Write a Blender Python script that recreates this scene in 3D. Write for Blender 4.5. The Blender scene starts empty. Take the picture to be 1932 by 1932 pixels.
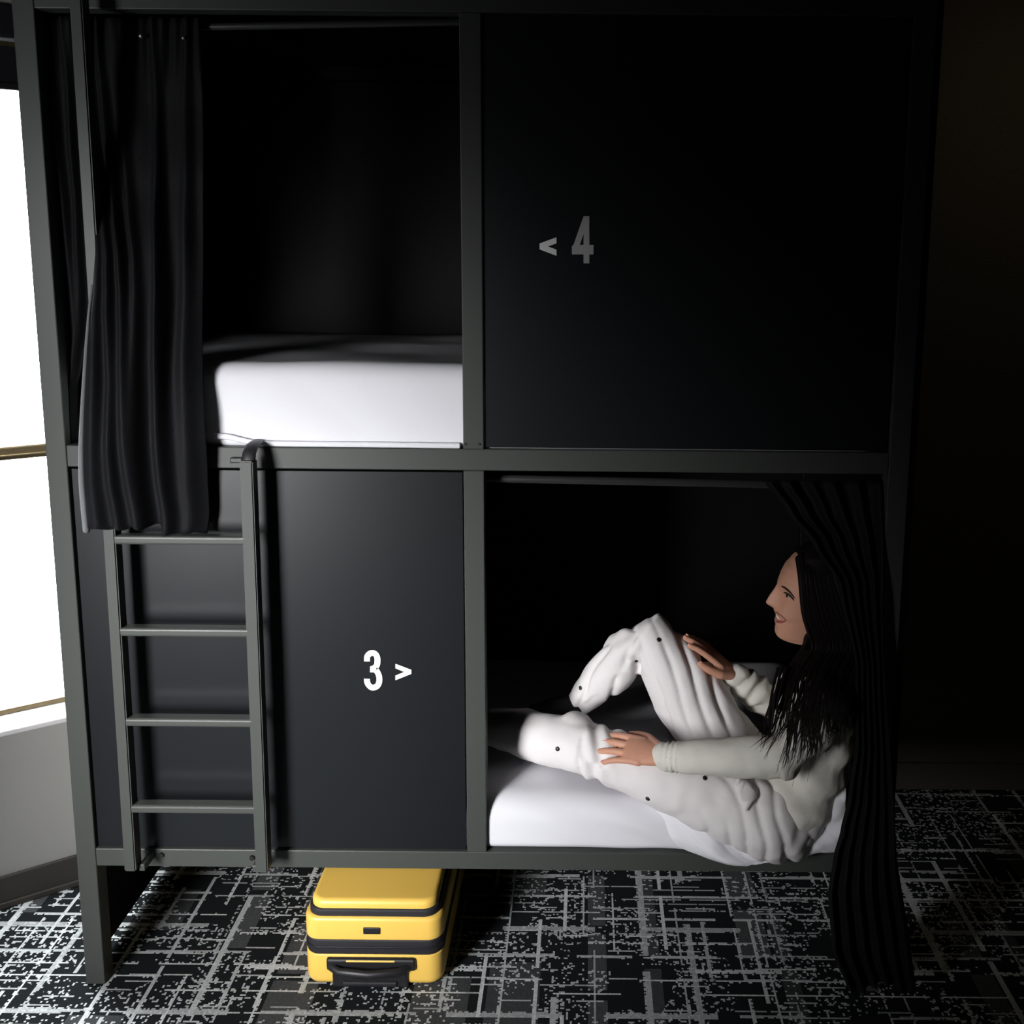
import bpy, bmesh, math, random
from mathutils import Vector, Matrix, noise
from mathutils.bvhtree import BVHTree
R = math.radians
random.seed(7)
S = bpy.context.scene
C = S.collection

# ------------------------------------------------------------------ camera
F, TH, ROLL, PCX, PCY = 1876.4, 0.1556, 0.0093, 1104.45, 770.16
CAM = Vector((1.2794, -2.3122, 1.8854))
fwd = Vector((0, math.cos(TH), -math.sin(TH)))
up0 = Vector((0, math.sin(TH), math.cos(TH)))
x0 = Vector((1, 0, 0))
rgt = x0 * math.cos(ROLL) + up0 * math.sin(ROLL)
upv = up0 * math.cos(ROLL) - x0 * math.sin(ROLL)
cd = bpy.data.cameras.new('camera')
cam = bpy.data.objects.new('camera', cd)
C.objects.link(cam)
M3 = Matrix((rgt, upv, -fwd)).transposed()
cam.matrix_world = Matrix.Translation(CAM) @ M3.to_4x4()
cd.sensor_width = 36
cd.lens = 36 * F / 1932
cd.shift_x = (966 - PCX) / 1932
cd.shift_y = (PCY - 966) / 1932
cd.clip_start = 0.05
S.camera = cam

# ------------------------------------------------------------------ world, light, exposure
S.view_settings.view_transform = 'Standard'
S.view_settings.look = 'None'
S.view_settings.exposure = 0.0
S.view_settings.gamma = 1.0
S.view_settings.use_curve_mapping = False
W = bpy.data.worlds.new('sky')
S.world = W
W.use_nodes = True
W.node_tree.nodes['Background'].inputs[0].default_value = (0.93, 0.97, 1.0, 1)
W.node_tree.nodes['Background'].inputs[1].default_value = 12.0


def area(name, loc, target, sx, sz, power, col, spread=180, portal=False):
    l = bpy.data.lights.new(name, 'AREA')
    l.shape = 'RECTANGLE'
    l.size, l.size_y = sx, sz
    l.energy = power
    l.color = col
    l.spread = R(spread)
    if portal:
        l.cycles.is_portal = True
    o = bpy.data.objects.new(name, l)
    C.objects.link(o)
    o.location = loc
    o.rotation_euler = (Vector(target) - Vector(loc)).to_track_quat('-Z', 'Y').to_euler()
    return o


# unseen lamp added for an assumed side window, left of and beside the camera
area('assumed_daylight_lamp', (-0.66, -2.1, 1.28), (0.28, 0.0, 0.72), 1.05, 1.25, 30.5, (0.99, 0.985, 1.0), 54)  # beam narrowed so the light fades toward the right

# unseen fill lamp added to brighten the upper left of the bunk
area('upper_left_fill', (-0.66, -1.35, 1.95), (0.0, 0.0, 2.25), 0.5, 0.5, 2.2, (0.97, 0.985, 1.0), 64)
# added lamp for skylight falling steeply through the visible left window onto the carpet
area('skylight_fill_at_window', (-0.41, 0.33, 1.70), (0.05, -0.40, 0.0), 0.42, 0.40, 24, (0.95, 0.98, 1.0), 110)
# weak warm fill lamp, added to lift the far right wall
area('right_wall_fill', (2.75, 0.25, 2.74), (2.6, 0.9, 0.0), 0.3, 0.3, 0.9, (1.0, 0.86, 0.62))

# ------------------------------------------------------------------ helpers


def ray(x, y):
    a = (x - PCX) / F
    b = -(y - PCY) / F
    return (fwd + rgt * a + upv * b)


def P(x, y, Y):
    """the point of the depth plane Y that the photo shows at (x, y)"""
    d = ray(x, y)
    return CAM + d * ((Y - CAM.y) / d.y)


def mat(name, col, rough=0.6, spec=0.5, metal=0.0, bump=0.0, bscale=60, var=0.0, sheen=0.0, aniso=None, coat=0.0):
    m = bpy.data.materials.new(name)
    m.use_nodes = True
    nt = m.node_tree
    b = nt.nodes['Principled BSDF']
    b.inputs['Base Color'].default_value = (*col, 1)
    b.inputs['Roughness'].default_value = rough
    b.inputs['Specular IOR Level'].default_value = spec
    b.inputs['Metallic'].default_value = metal
    if sheen:
        b.inputs['Sheen Weight'].default_value = sheen
        b.inputs['Sheen Roughness'].default_value = 0.4
    if coat:
        b.inputs['Coat Weight'].default_value = coat
        b.inputs['Coat Roughness'].default_value = 0.25
    tc = nt.nodes.new('ShaderNodeTexCoord')
    mp = nt.nodes.new('ShaderNodeMapping')
    nt.links.new(tc.outputs['Object'], mp.inputs[0])
    if aniso:
        mp.inputs['Scale'].default_value = aniso
    n = nt.nodes.new('ShaderNodeTexNoise')
    n.inputs['Scale'].default_value = bscale
    n.inputs['Detail'].default_value = 4
    nt.links.new(mp.outputs[0], n.inputs['Vector'])
    if bump:
        bp = nt.nodes.new('ShaderNodeBump')
        bp.inputs['Strength'].default_value = bump
        bp.inputs['Distance'].default_value = 0.01
        nt.links.new(n.outputs['Fac'], bp.inputs['Height'])
        nt.links.new(bp.outputs[0], b.inputs['Normal'])
    if var:
        mx = nt.nodes.new('ShaderNodeMix')
        mx.data_type = 'RGBA'
        mx.inputs[6].default_value = (*[c * (1 - var) for c in col], 1)
        mx.inputs[7].default_value = (*[min(1, c * (1 + var)) for c in col], 1)
        nt.links.new(n.outputs['Fac'], mx.inputs[0])
        nt.links.new(mx.outputs[2], b.inputs['Base Color'])
    return m


def link(name, me, m, parent=None, smooth=False):
    o = bpy.data.objects.new(name, me)
    C.objects.link(o)
    if m:
        me.materials.clear()
        me.materials.append(m)
        for p in me.polygons:
            p.material_index = 0
    if smooth:
        for p in me.polygons:
            p.use_smooth = True
    if parent:
        o.parent = parent
        o.matrix_parent_inverse = parent.matrix_basis.inverted()
    return o


def obj(name, bm, m, parent=None, smooth=False):
    me = bpy.data.meshes.new(name)
    bm.normal_update()
    bm.to_mesh(me)
    bm.free()
    return link(name, me, m, parent, smooth)


def thing(name, label, cat, loc, group=None):
    o = bpy.data.objects.new(name, None)
    C.objects.link(o)
    o.location = loc
    o.empty_display_size = 0.1
    return tag(o, label, cat, group)


def tag(o, label, cat, group=None):
    o['label'] = label
    o['category'] = cat
    if group:
        o['group'] = group
    return o


def struct(name, bm, m, parent=None, smooth=False):
    o = obj(name, bm, m, parent, smooth)
    if parent is None:
        o['kind'] = 'structure'
    return o


def box(bm, x0, x1, y0, y1, z0, z1, bev=0.0, seg=2, mtx=None):
    b2 = bmesh.new()
    bmesh.ops.create_cube(b2, size=1)
    for v in b2.verts:
        v.co = Vector(((x0 + x1) / 2 + v.co.x * (x1 - x0), (y0 + y1) / 2 + v.co.y * (y1 - y0), (z0 + z1) / 2 + v.co.z * (z1 - z0)))
    if bev:
        bmesh.ops.bevel(b2, geom=b2.edges[:], offset=bev, segments=seg, profile=0.5, affect='EDGES')
    if mtx:
        bmesh.ops.transform(b2, matrix=mtx, verts=b2.verts)
    me = bpy.data.meshes.new('tmp')
    b2.to_mesh(me)
    b2.free()
    bm.from_mesh(me)
    bpy.data.meshes.remove(me)
    return bm


def bx(*a, **k):
    return box(bmesh.new(), *a, **k)


def loft(bm, pts, rad, n=16, side=None, caps=True):
    """closed tube through pts; a radius may be (r_side, r_other)"""
    pts = [Vector(p) for p in pts]
    rad = [r if isinstance(r, tuple) else (r, r) for r in rad]
    if caps:
        P0, P1 = [], []
        d0 = (pts[0] - pts[1]).normalized()
        d1 = (pts[-1] - pts[-2]).normalized()
        A = [(0.995, 0.1), (0.85, 0.53), (0.55, 0.835), (0.2, 0.98)]
        for h, s in A:
            k = min(rad[0])
            P0.append((pts[0] + d0 * h * k, (rad[0][0] * s, rad[0][1] * s)))
        for h, s in reversed(A):
            k = min(rad[-1])
            P1.append((pts[-1] + d1 * h * k, (rad[-1][0] * s, rad[-1][1] * s)))
        seq = P0 + list(zip(pts, rad)) + P1
    else:
        seq = list(zip(pts, rad))
    N = len(seq)
    rings = []
    ref = Vector(side) if side else None
    for i, (p, r) in enumerate(seq):
        t = (seq[min(i + 1, N - 1)][0] - seq[max(i - 1, 0)][0]).normalized()
        if ref is None:
            ref = t.orthogonal()
        s = (ref - t * ref.dot(t)).normalized()
        if not side:
            ref = s
        o = t.cross(s)
        rings.append([bm.verts.new(p + s * math.cos(a) * r[0] + o * math.sin(a) * r[1]) for a in [2 * math.pi * k / n for k in range(n)]])
    for i in range(N - 1):
        for k in range(n):
            bm.faces.new((rings[i][k], rings[i][(k + 1) % n], rings[i + 1][(k + 1) % n], rings[i + 1][k]))
    bm.faces.new(rings[0][::-1])
    bm.faces.new(rings[-1])
    return bm


def ball(bm, c, r, mtx=None, seg=24):
    if not isinstance(r, (tuple, list, Vector)):
        r = (r, r, r)
    m = Matrix.Translation(c) @ (mtx or Matrix()) @ Matrix.Diagonal((*r, 1))
    bmesh.ops.create_uvsphere(bm, u_segments=seg, v_segments=seg // 2, radius=1, matrix=m)
    return bm


def spline(pts, n):
    """Catmull-Rom samples of a list of tuples"""
    pts = [Vector(p) for p in pts]
    q = [pts[0] * 2 - pts[1]] + pts + [pts[-1] * 2 - pts[-2]]
    out = []
    m = len(pts) - 1
    for i in range(n):
        u = i / (n - 1) * m
        k = min(int(u), m - 1)
        t = u - k
        a, b, c, d = q[k:k + 4]
        out.append(0.5 * ((2 * b) + (c - a) * t + (2 * a - 5 * b + 4 * c - d) * t * t + (3 * b - a - 3 * c + d) * t ** 3))
    return out


def interp(tab, t):
    if t <= tab[0][0]:
        return tab[0][1]
    for (a, va), (b, vb) in zip(tab, tab[1:]):
        if t <= b:
            k = (t - a) / (b - a)
            k = k * k * (3 - 2 * k) * 0.5 + k * 0.5
            return va + (vb - va) * k
    return tab[-1][1]


def fused(name, bm, voxel, smooth_it=4):
    """one continuous skin around overlapping closed shapes"""
    me = bpy.data.meshes.new(name)
    bm.to_mesh(me)
    bm.free()
    o = bpy.data.objects.new(name, me)
    C.objects.link(o)
    r = o.modifiers.new('r', 'REMESH')
    r.mode = 'VOXEL'
    r.voxel_size = voxel
    if smooth_it:
        s = o.modifiers.new('s', 'SMOOTH')
        s.factor = 0.5
        s.iterations = smooth_it
    dg = bpy.context.evaluated_depsgraph_get()
    out = bpy.data.meshes.new_from_object(o.evaluated_get(dg))
    bpy.data.objects.remove(o)
    bpy.data.meshes.remove(me)
    out.name = name
    return out


def displace(me, fn):
    ns = [Vector(v.normal) for v in me.vertices]
    for v, n in zip(me.vertices, ns):
        d = fn(v.co, n)
        if d:
            v.co = v.co + n * d
    me.update()


def bvh_of(me):
    return BVHTree.FromPolygons([v.co.copy() for v in me.vertices], [tuple(p.vertices) for p in me.polygons])


def hit(bvh, x, y):
    d = ray(x, y).normalized()
    loc, nor, i, dist = bvh.ray_cast(CAM, d)
    if loc is not None and nor.dot(d) > 0:
        nor = -nor
    return loc, nor


def nz(p, s=1.0):
    return noise.noise(Vector(p) * s)


# ------------------------------------------------------------------ materials
m_frame = mat('grey_powder_coated_steel', (0.052, 0.057, 0.052), 0.40, 0.25, bump=0.02, bscale=400)
m_panel = mat('dark_lacquered_board', (0.008, 0.0095, 0.011), 0.31, 0.33, bump=0.01, bscale=300)
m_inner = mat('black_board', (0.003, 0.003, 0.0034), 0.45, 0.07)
m_black = mat('black_plastic', (0.012, 0.012, 0.014), 0.45, 0.5)
m_rod = mat('black_metal_rod', (0.03, 0.03, 0.03), 0.3, 0.5)
m_curtain = mat('black_curtain_cloth', (0.005, 0.0053, 0.0063), 0.7, 0.15, bump=0.15, bscale=250, sheen=0.012)
m_rim_hem = mat('rim_lit_curtain_hem', (0.14, 0.145, 0.15), 0.8, 0.2, bump=0.1, bscale=300)  # the window's rim light is put into this hem colour
m_sheet = mat('white_cotton_sheet', (0.74, 0.74, 0.78), 0.85, 0.2, bump=0.06, bscale=14)
m_trouser = mat('off_white_cotton', (0.73, 0.70, 0.70), 0.85, 0.2, bump=0.06, bscale=220)
m_shirt = mat('cream_knit', (0.66, 0.64, 0.58), 0.9, 0.2, bump=0.12, bscale=260, aniso=(1, 1, 0.35))
m_skin = mat('skin', (0.58, 0.295, 0.20), 0.5, 0.3, bump=0.02, bscale=200, var=0.05)
m_lip = mat('lip', (0.32, 0.07, 0.07), 0.4, 0.5)
m_nail = mat('nail', (0.70, 0.30, 0.28), 0.3, 0.5)
m_teeth = mat('teeth', (0.85, 0.83, 0.80), 0.3, 0.5)
m_dark = mat('dark_brown_brow', (0.02, 0.012, 0.009), 0.7, 0.2)
m_eye = mat('eye_white', (0.36, 0.32, 0.33), 0.25, 0.5)
m_hair = mat('dark_brown_hair', (0.006, 0.004, 0.0035), 0.6, 0.12, bump=0.2, bscale=200, aniso=(6, 6, 1))
m_sock = mat('black_sock', (0.01, 0.01, 0.011), 0.9, 0.1)
m_yellow = mat('yellow_polycarbonate', (0.86, 0.55, 0.11), 0.36, 0.5, bump=0.01, bscale=500)
m_zip = mat('black_zip_band', (0.016, 0.016, 0.02), 0.6, 0.4, bump=0.2, bscale=500)
m_white = mat('white_vinyl_lettering', (0.86, 0.87, 0.88), 0.6, 0.3)
m_grey1 = mat('pale_grey_vinyl_lettering', (0.80, 0.79, 0.79), 0.6, 0.3)
m_grey2 = mat('grey_vinyl_lettering', (0.42, 0.41, 0.41), 0.6, 0.3)
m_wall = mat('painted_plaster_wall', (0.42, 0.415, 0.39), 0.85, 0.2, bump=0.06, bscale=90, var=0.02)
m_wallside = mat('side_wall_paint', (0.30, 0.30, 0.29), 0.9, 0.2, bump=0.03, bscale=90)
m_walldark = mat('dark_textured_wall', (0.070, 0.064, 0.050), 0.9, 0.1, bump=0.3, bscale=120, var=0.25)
m_ceil = mat('dark_ceiling_paint', (0.05, 0.05, 0.05), 0.9, 0.1, bump=0.03, bscale=60)
m_base = mat('brown_rubber_baseboard', (0.055, 0.050, 0.043), 0.6, 0.3, bump=0.05, bscale=120)
m_sill = mat('white_sill', (0.82, 0.80, 0.79), 0.5, 0.4, bump=0.02, bscale=80)
m_bronze = mat('bronze_window_frame', (0.17, 0.13, 0.07), 0.35, 0.5, metal=0.6, bump=0.05, bscale=60, var=0.3)
m_blind = mat('charcoal_blind_fabric', (0.02, 0.02, 0.024), 0.9, 0.1, bump=0.1, bscale=300)
m_snap = mat('black_snap', (0.008, 0.008, 0.008), 0.4, 0.5)
m_bolt = mat('dark_bolt', (0.05, 0.05, 0.05), 0.35, 0.5, metal=0.8)


def glass_mat():
    m = bpy.data.materials.new('window_glass')
    m.use_nodes = True
    nt = m.node_tree
    nt.nodes.clear()
    o = nt.nodes.new('ShaderNodeOutputMaterial')
    t = nt.nodes.new('ShaderNodeBsdfTransparent')
    g = nt.nodes.new('ShaderNodeBsdfGlossy')
    g.inputs['Roughness'].default_value = 0.02
    fr = nt.nodes.new('ShaderNodeFresnel')
    fr.inputs[0].default_value = 1.45
    mx = nt.nodes.new('ShaderNodeMixShader')
    nt.links.new(fr.outputs[0], mx.inputs[0])
    nt.links.new(t.outputs[0], mx.inputs[1])
    nt.links.new(g.outputs[0], mx.inputs[2])
    nt.links.new(mx.outputs[0], o.inputs[0])
    return m


m_glass = glass_mat()


def carpet_mat():
    m = bpy.data.materials.new('woven_carpet')
    m.use_nodes = True
    nt = m.node_tree
    b = nt.nodes['Principled BSDF']
    b.inputs['Roughness'].default_value = 0.95
    b.inputs['Specular IOR Level'].default_value = 0.1
    tc = nt.nodes.new('ShaderNodeTexCoord')
    # yarn-sized steps make the edges ragged
    sn = nt.nodes.new('ShaderNodeVectorMath')
    sn.operation = 'SNAP'
    sn.inputs[1].default_value = (0.005, 0.005, 1)
    nt.links.new(tc.outputs['Object'], sn.inputs[0])
    nw = nt.nodes.new('ShaderNodeTexWhiteNoise')
    nw.noise_dimensions = '2D'
    nt.links.new(sn.outputs[0], nw.inputs['Vector'])
    sep = nt.nodes.new('ShaderNodeSeparateXYZ')
    nt.links.new(sn.outputs[0], sep.inputs[0])

    def mth(op, a, c=None, d=None):
        n = nt.nodes.new('ShaderNodeMath')
        n.operation = op
        for i, v in enumerate((a, c, d)):
            if v is None:
                continue
            if isinstance(v, (int, float)):
                n.inputs[i].default_value = v
            else:
                nt.links.new(v, n.inputs[i])
        return n.outputs[0]

    def wn(a, c):
        cb = nt.nodes.new('ShaderNodeCombineXYZ')
        for i, v in enumerate((a, c)):
            if isinstance(v, (int, float)):
                cb.inputs[i].default_value = v
            else:
                nt.links.new(v, cb.inputs[i])
        w = nt.nodes.new('ShaderNodeTexWhiteNoise')
        w.noise_dimensions = '2D'
        nt.links.new(cb.outputs[0], w.inputs['Vector'])
        return w.outputs['Value']

    def layer(u, v, cell, seg, wmax, keep, seed, rag):
        """lines along v: cell pitch across u, segment length along v"""
        uu = mth('ADD', mth('DIVIDE', u, cell), seed)
        i = mth('FLOOR', uu)
        fr = mth('FRACT', uu)
        r1 = wn(i, seed + 3.3)
        r2 = wn(i, seed + 9.1)
        off = mth('MULTIPLY', r2, 0.6)
        wd = mth('MULTIPLY', mth('ADD', mth('MULTIPLY', r1, 0.8), 0.25), wmax / cell)
        rg = mth('MULTIPLY', mth('SUBTRACT', nw.outputs['Value'], 0.5), rag / cell)
        f2 = mth('ADD', mth('SUBTRACT', fr, off), rg)
        on = mth('MULTIPLY', mth('GREATER_THAN', f2, 0.0), mth('LESS_THAN', f2, wd))
        vv = mth('ADD', mth('DIVIDE', v, seg), mth('MULTIPLY', r1, 17.0))
        j = mth('FLOOR', vv)
        rs = wn(mth('ADD', i, seed * 2.7), j)
        fv = mth('FRACT', vv)
        on = mth('MULTIPLY', on, mth('GREATER_THAN', rs, 1 - keep))
        # each piece stops short somewhere in its segment
        on = mth('MULTIPLY', on, mth('LESS_THAN', fv, mth('ADD', 0.45, mth('MULTIPLY', rs, 0.5))))
        return mth('MULTIPLY', on, mth('ADD', 0.55, mth('MULTIPLY', r2, 0.45)))

    X, Y = sep.outputs[0], sep.outputs[1]
    L = [layer(X, Y, 0.130, 0.60, 0.019, 0.85, 1.0, 0.003),
         layer(X, Y, 0.070, 0.26, 0.011, 0.5, 5.0, 0.003),
         layer(Y, X, 0.110, 0.40, 0.017, 0.8, 11.0, 0.003),
         layer(Y, X, 0.050, 0.20, 0.010, 0.55, 17.0, 0.003),
         layer(Y, X, 0.026, 0.09, 0.007, 0.35, 23.0, 0.002)]
    acc = L[0]
    for l in L[1:]:
        acc = mth('MAXIMUM', acc, l)
    # speckled patches
    big = nt.nodes.new('ShaderNodeTexNoise')
    big.inputs['Scale'].default_value = 4.5
    big.inputs['Detail'].default_value = 1
    nt.links.new(tc.outputs['Object'], big.inputs['Vector'])
    pm = mth('GREATER_THAN', big.outputs['Fac'], 0.48)
    med = nt.nodes.new('ShaderNodeTexNoise')
    med.inputs['Scale'].default_value = 75
    med.inputs['Detail'].default_value = 1
    nt.links.new(sn.outputs[0], med.inputs['Vector'])
    spk = mth('GREATER_THAN', mth('ADD', med.outputs['Fac'], mth('MULTIPLY', nw.outputs['Value'], 0.16)), 0.69)
    acc = mth('MAXIMUM', acc, mth('MULTIPLY', mth('MULTIPLY', spk, pm), 0.75))
    # dim slate blocks
    blk = layer(X, Y, 0.20, 0.25, 0.14, 0.5, 31.0, 0.0)
    blk = mth('MULTIPLY', blk, 0.10)
    acc = mth('MAXIMUM', acc, blk)
    acc = mth('MULTIPLY', acc, mth('ADD', 0.72, mth('MULTIPLY', nw.outputs['Value'], 0.28)))
    mx = nt.nodes.new('ShaderNodeMix')
    mx.data_type = 'RGBA'
    mx.inputs[6].default_value = (0.012, 0.014, 0.015, 1)
    mx.inputs[7].default_value = (0.74, 0.77, 0.77, 1)
    nt.links.new(acc, mx.inputs[0])
    nt.links.new(mx.outputs[2], b.inputs['Base Color'])
    bp = nt.nodes.new('ShaderNodeBump')
    bp.inputs['Strength'].default_value = 0.4
    bp.inputs['Distance'].default_value = 0.004
    nt.links.new(nw.outputs['Value'], bp.inputs['Height'])
    nt.links.new(bp.outputs[0], b.inputs['Normal'])
    return m


m_carpet = carpet_mat()

# ------------------------------------------------------------------ room
CEIL = 2.78
struct('floor', bx(-1.4, 3.4, -4.3, 1.2, -0.05, 0), m_carpet)
struct('ceiling', bx(-0.85, 3.4, -4.3, 1.2, CEIL, CEIL + 0.05), m_ceil)
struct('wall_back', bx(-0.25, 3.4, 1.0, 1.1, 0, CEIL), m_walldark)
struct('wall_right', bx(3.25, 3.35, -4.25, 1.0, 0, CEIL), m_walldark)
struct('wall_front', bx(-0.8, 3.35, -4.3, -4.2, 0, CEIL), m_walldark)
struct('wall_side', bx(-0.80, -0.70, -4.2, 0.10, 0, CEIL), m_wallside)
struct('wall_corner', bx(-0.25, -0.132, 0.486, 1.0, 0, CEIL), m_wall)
struct('baseboard_back', bx(2.08, 3.25, 0.988, 1.0, 0, 0.10, bev=0.003), m_base)

# the oblique window wall, in its own axes: s along, t outwards
B1 = Vector((-0.231, 0.418, 0))
dv = Vector((0.827, 0.563, 0)).normalized()
ov = Vector((-dv.y, dv.x, 0))
WM = Matrix.Translation(B1) @ Matrix((dv, ov, Vector((0, 0, 1)))).transposed().to_4x4()
S0, S1, SW0, SW1, ZS, ZT, TW = -0.575, 0.125, -0.50, 0.045, 0.517, 2.44, 0.13
bm = bmesh.new()
box(bm, S0, S1, 0, TW, 0, ZS, mtx=WM)
box(bm, S0, S1, 0, TW, ZT, CEIL, mtx=WM)
box(bm, S0, SW0, 0, TW, ZS, ZT, mtx=WM)
box(bm, SW1, S1, 0, TW, ZS, ZT, mtx=WM)
struct('wall_left', bm, m_wall)
struct('baseboard_left', bx(S0, S1, -0.012, 0, 0, 0.094, bev=0.003, mtx=WM), m_base)
bm = bx(S0, S1, -0.020, -0.012, 0, 0.018, bev=0.003, mtx=WM)
struct('trim_1', bm, m_base)
# window_1: frame, transom, pane, sill, roller blind
t0, t1 = 0.085, 0.125
win = bpy.data.objects.new('window_1', None)
C.objects.link(win)
win.location = WM @ Vector((-0.22, 0.1, ZS))
win['kind'] = 'structure'
bpy.context.view_layer.update()
bm = bmesh.new()
box(bm, SW0, SW0 + 0.035, t0, t1, ZS + 0.02, ZT, bev=0.003, mtx=WM)
box(bm, SW1 - 0.02, SW1, t0, t1, ZS + 0.02, ZT, bev=0.003, mtx=WM)
box(bm, SW0, SW1, t0, t1, ZT - 0.04, ZT, bev=0.003, mtx=WM)
box(bm, SW0, SW1, t0 + 0.01, t1, ZS + 0.02, ZS + 0.034, bev=0.002, mtx=WM)
struct('window_frame', bm, m_bronze, win)
bm = bmesh.new()
box(bm, SW0, SW1, t0 + 0.008, t1, 1.288, 1.326, bev=0.004, mtx=WM)
box(bm, SW0, SW1, t0, t1 - 0.01, 1.298, 1.304, bev=0.002, mtx=WM)
struct('transom_bar', bm, m_bronze, win)
struct('pane', bx(SW0 + 0.01, SW1 - 0.01, 0.104, 0.108, ZS + 0.025, ZT - 0.02, mtx=WM), m_glass, win)
struct('sill', bx(SW0 - 0.02, SW1 + 0.02, -0.012, TW, ZS, ZS + 0.018, bev=0.004, mtx=WM), m_sill, win)
bl = thing('roller_blind', 'charcoal roller blind pulled partway down over the bright window', 'blind', WM @ Vector((-0.22, 0.02, 2.4)))
bpy.context.view_layer.update()
bm = bx(SW0 + 0.01, SW1 - 0.008, 0.030, 0.033, 2.315, ZT - 0.03, mtx=WM)
obj('blind_fabric', bm, m_blind, bl)
bm = bx(SW0 + 0.01, SW1 - 0.008, 0.024, 0.040, 2.298, 2.318, bev=0.004, mtx=WM)
obj('bottom_bar', bm, m_black, bl)
bm = bx(SW0, SW1, -0.02, 0.055, 2.425, 2.51, bev=0.008, mtx=WM)
obj('blind_cassette', bm, m_blind, bl)
pc = WM @ Vector((-0.22, 0.14, 1.4))
area('window_portal', pc, pc - ov, 0.56, 1.95, 1, (1, 1, 1), portal=True)
# assumed_window_2 is an unseen frame added on the solid side wall, behind the assumed lamp
assumed_win = bpy.data.objects.new('assumed_window_2', None)
C.objects.link(assumed_win)
assumed_win.location = (-0.7, -2.4, 0.6)
assumed_win['kind'] = 'structure'
bpy.context.view_layer.update()
bm = bmesh.new()
box(bm, -0.70, -0.685, -3.12, -3.06, 0.6, 2.0)
box(bm, -0.70, -0.685, -1.74, -1.68, 0.6, 2.0)
box(bm, -0.70, -0.685, -3.12, -1.68, 0.58, 0.64)
box(bm, -0.70, -0.685, -3.12, -1.68, 1.96, 2.02)
struct('window_frame', bm, m_bronze, assumed_win)  # added bare frame

# ------------------------------------------------------------------ bunk bed
L = 2.05
WP = 0.049
XM = 0.9907
ZB0, ZB1, ZM0, ZM1, ZT0, ZT1 = 0.3343, 0.3825, 1.3697, 1.4217, 2.4084, 2.462
D = 0.95
bunk = thing('bunk_bed', 'tall dark grey steel double bunk bed with black privacy panels and two berths', 'bunk bed', (L / 2, D / 2, 0))
bpy.context.view_layer.update()
bev = 0.0025
for xa in (0, L - WP):
    obj('front_post', bx(xa, xa + WP, 0, WP, 0, ZT1, bev=bev), m_frame, bunk)
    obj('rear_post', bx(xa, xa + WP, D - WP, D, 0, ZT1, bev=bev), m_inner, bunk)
for za, zb in ((ZB1, ZM0), (ZM1, ZT0)):
    obj('divider_post', bx(XM, XM + WP, 0, WP, za, zb, bev=bev), m_frame, bunk)
rails = {}
for nm, za, zb in (('bottom_rail', ZB0, ZB1), ('middle_rail', ZM0, ZM1), ('top_rail', ZT0, ZT1)):
    rails[nm] = obj(nm, bx(WP, L - WP, 0.001, WP, za, zb, bev=bev), m_frame, bunk)
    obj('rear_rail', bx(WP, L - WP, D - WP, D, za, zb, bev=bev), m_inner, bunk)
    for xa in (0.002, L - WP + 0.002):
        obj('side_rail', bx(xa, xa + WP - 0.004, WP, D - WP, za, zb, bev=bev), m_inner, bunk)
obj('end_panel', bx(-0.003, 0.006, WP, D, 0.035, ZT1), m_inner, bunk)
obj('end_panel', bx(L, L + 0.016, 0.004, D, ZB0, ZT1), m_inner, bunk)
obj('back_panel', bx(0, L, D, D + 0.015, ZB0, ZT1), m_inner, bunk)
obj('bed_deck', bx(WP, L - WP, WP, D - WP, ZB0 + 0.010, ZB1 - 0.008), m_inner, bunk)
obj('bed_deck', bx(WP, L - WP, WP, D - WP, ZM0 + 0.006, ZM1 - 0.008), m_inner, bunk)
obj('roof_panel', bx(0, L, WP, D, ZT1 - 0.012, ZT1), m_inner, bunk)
g = 0.0045
pl = obj('privacy_panel', bx(WP + g, XM - 0.003, 0.009, 0.027, ZB1 + 0.002, ZM0 - 0.006, bev=0.001), m_panel, bunk)
pu = obj('privacy_panel', bx(XM + WP + 0.003, L - WP - g, 0.009, 0.027, ZM1 + 0.003, ZT0 - 0.004, bev=0.001), m_panel, bunk)
pl['label'] = 'lower left panel marked 3 with an arrow pointing right'
pu['label'] = 'upper right panel marked 4 with an arrow pointing left'
# hex bolts on the rails
for x, y in ((305, 1613), (476, 1618)):
    p = P(x, y, 0.0)
    bm = bmesh.new()
    bmesh.ops.create_cone(bm, cap_ends=True, segments=6, radius1=0.0075, radius2=0.0065, depth=0.006, matrix=Matrix.Translation((p.x, -0.002, p.z)) @ Matrix.Rotation(R(90), 4, 'X'))
    obj('bolt', bm, m_bolt, rails['bottom_rail'])
for x, y in ((878, 838), (904, 838)):
    p = P(x, y, 0.0)
    bm = bmesh.new()
    bmesh.ops.create_cone(bm, cap_ends=True, segments=8, radius1=0.0035, radius2=0.003, depth=0.003, matrix=Matrix.Translation((p.x, -0.001, p.z)) @ Matrix.Rotation(R(90), 4, 'X'))
    obj('rivet', bm, m_bolt, bunk)


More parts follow.
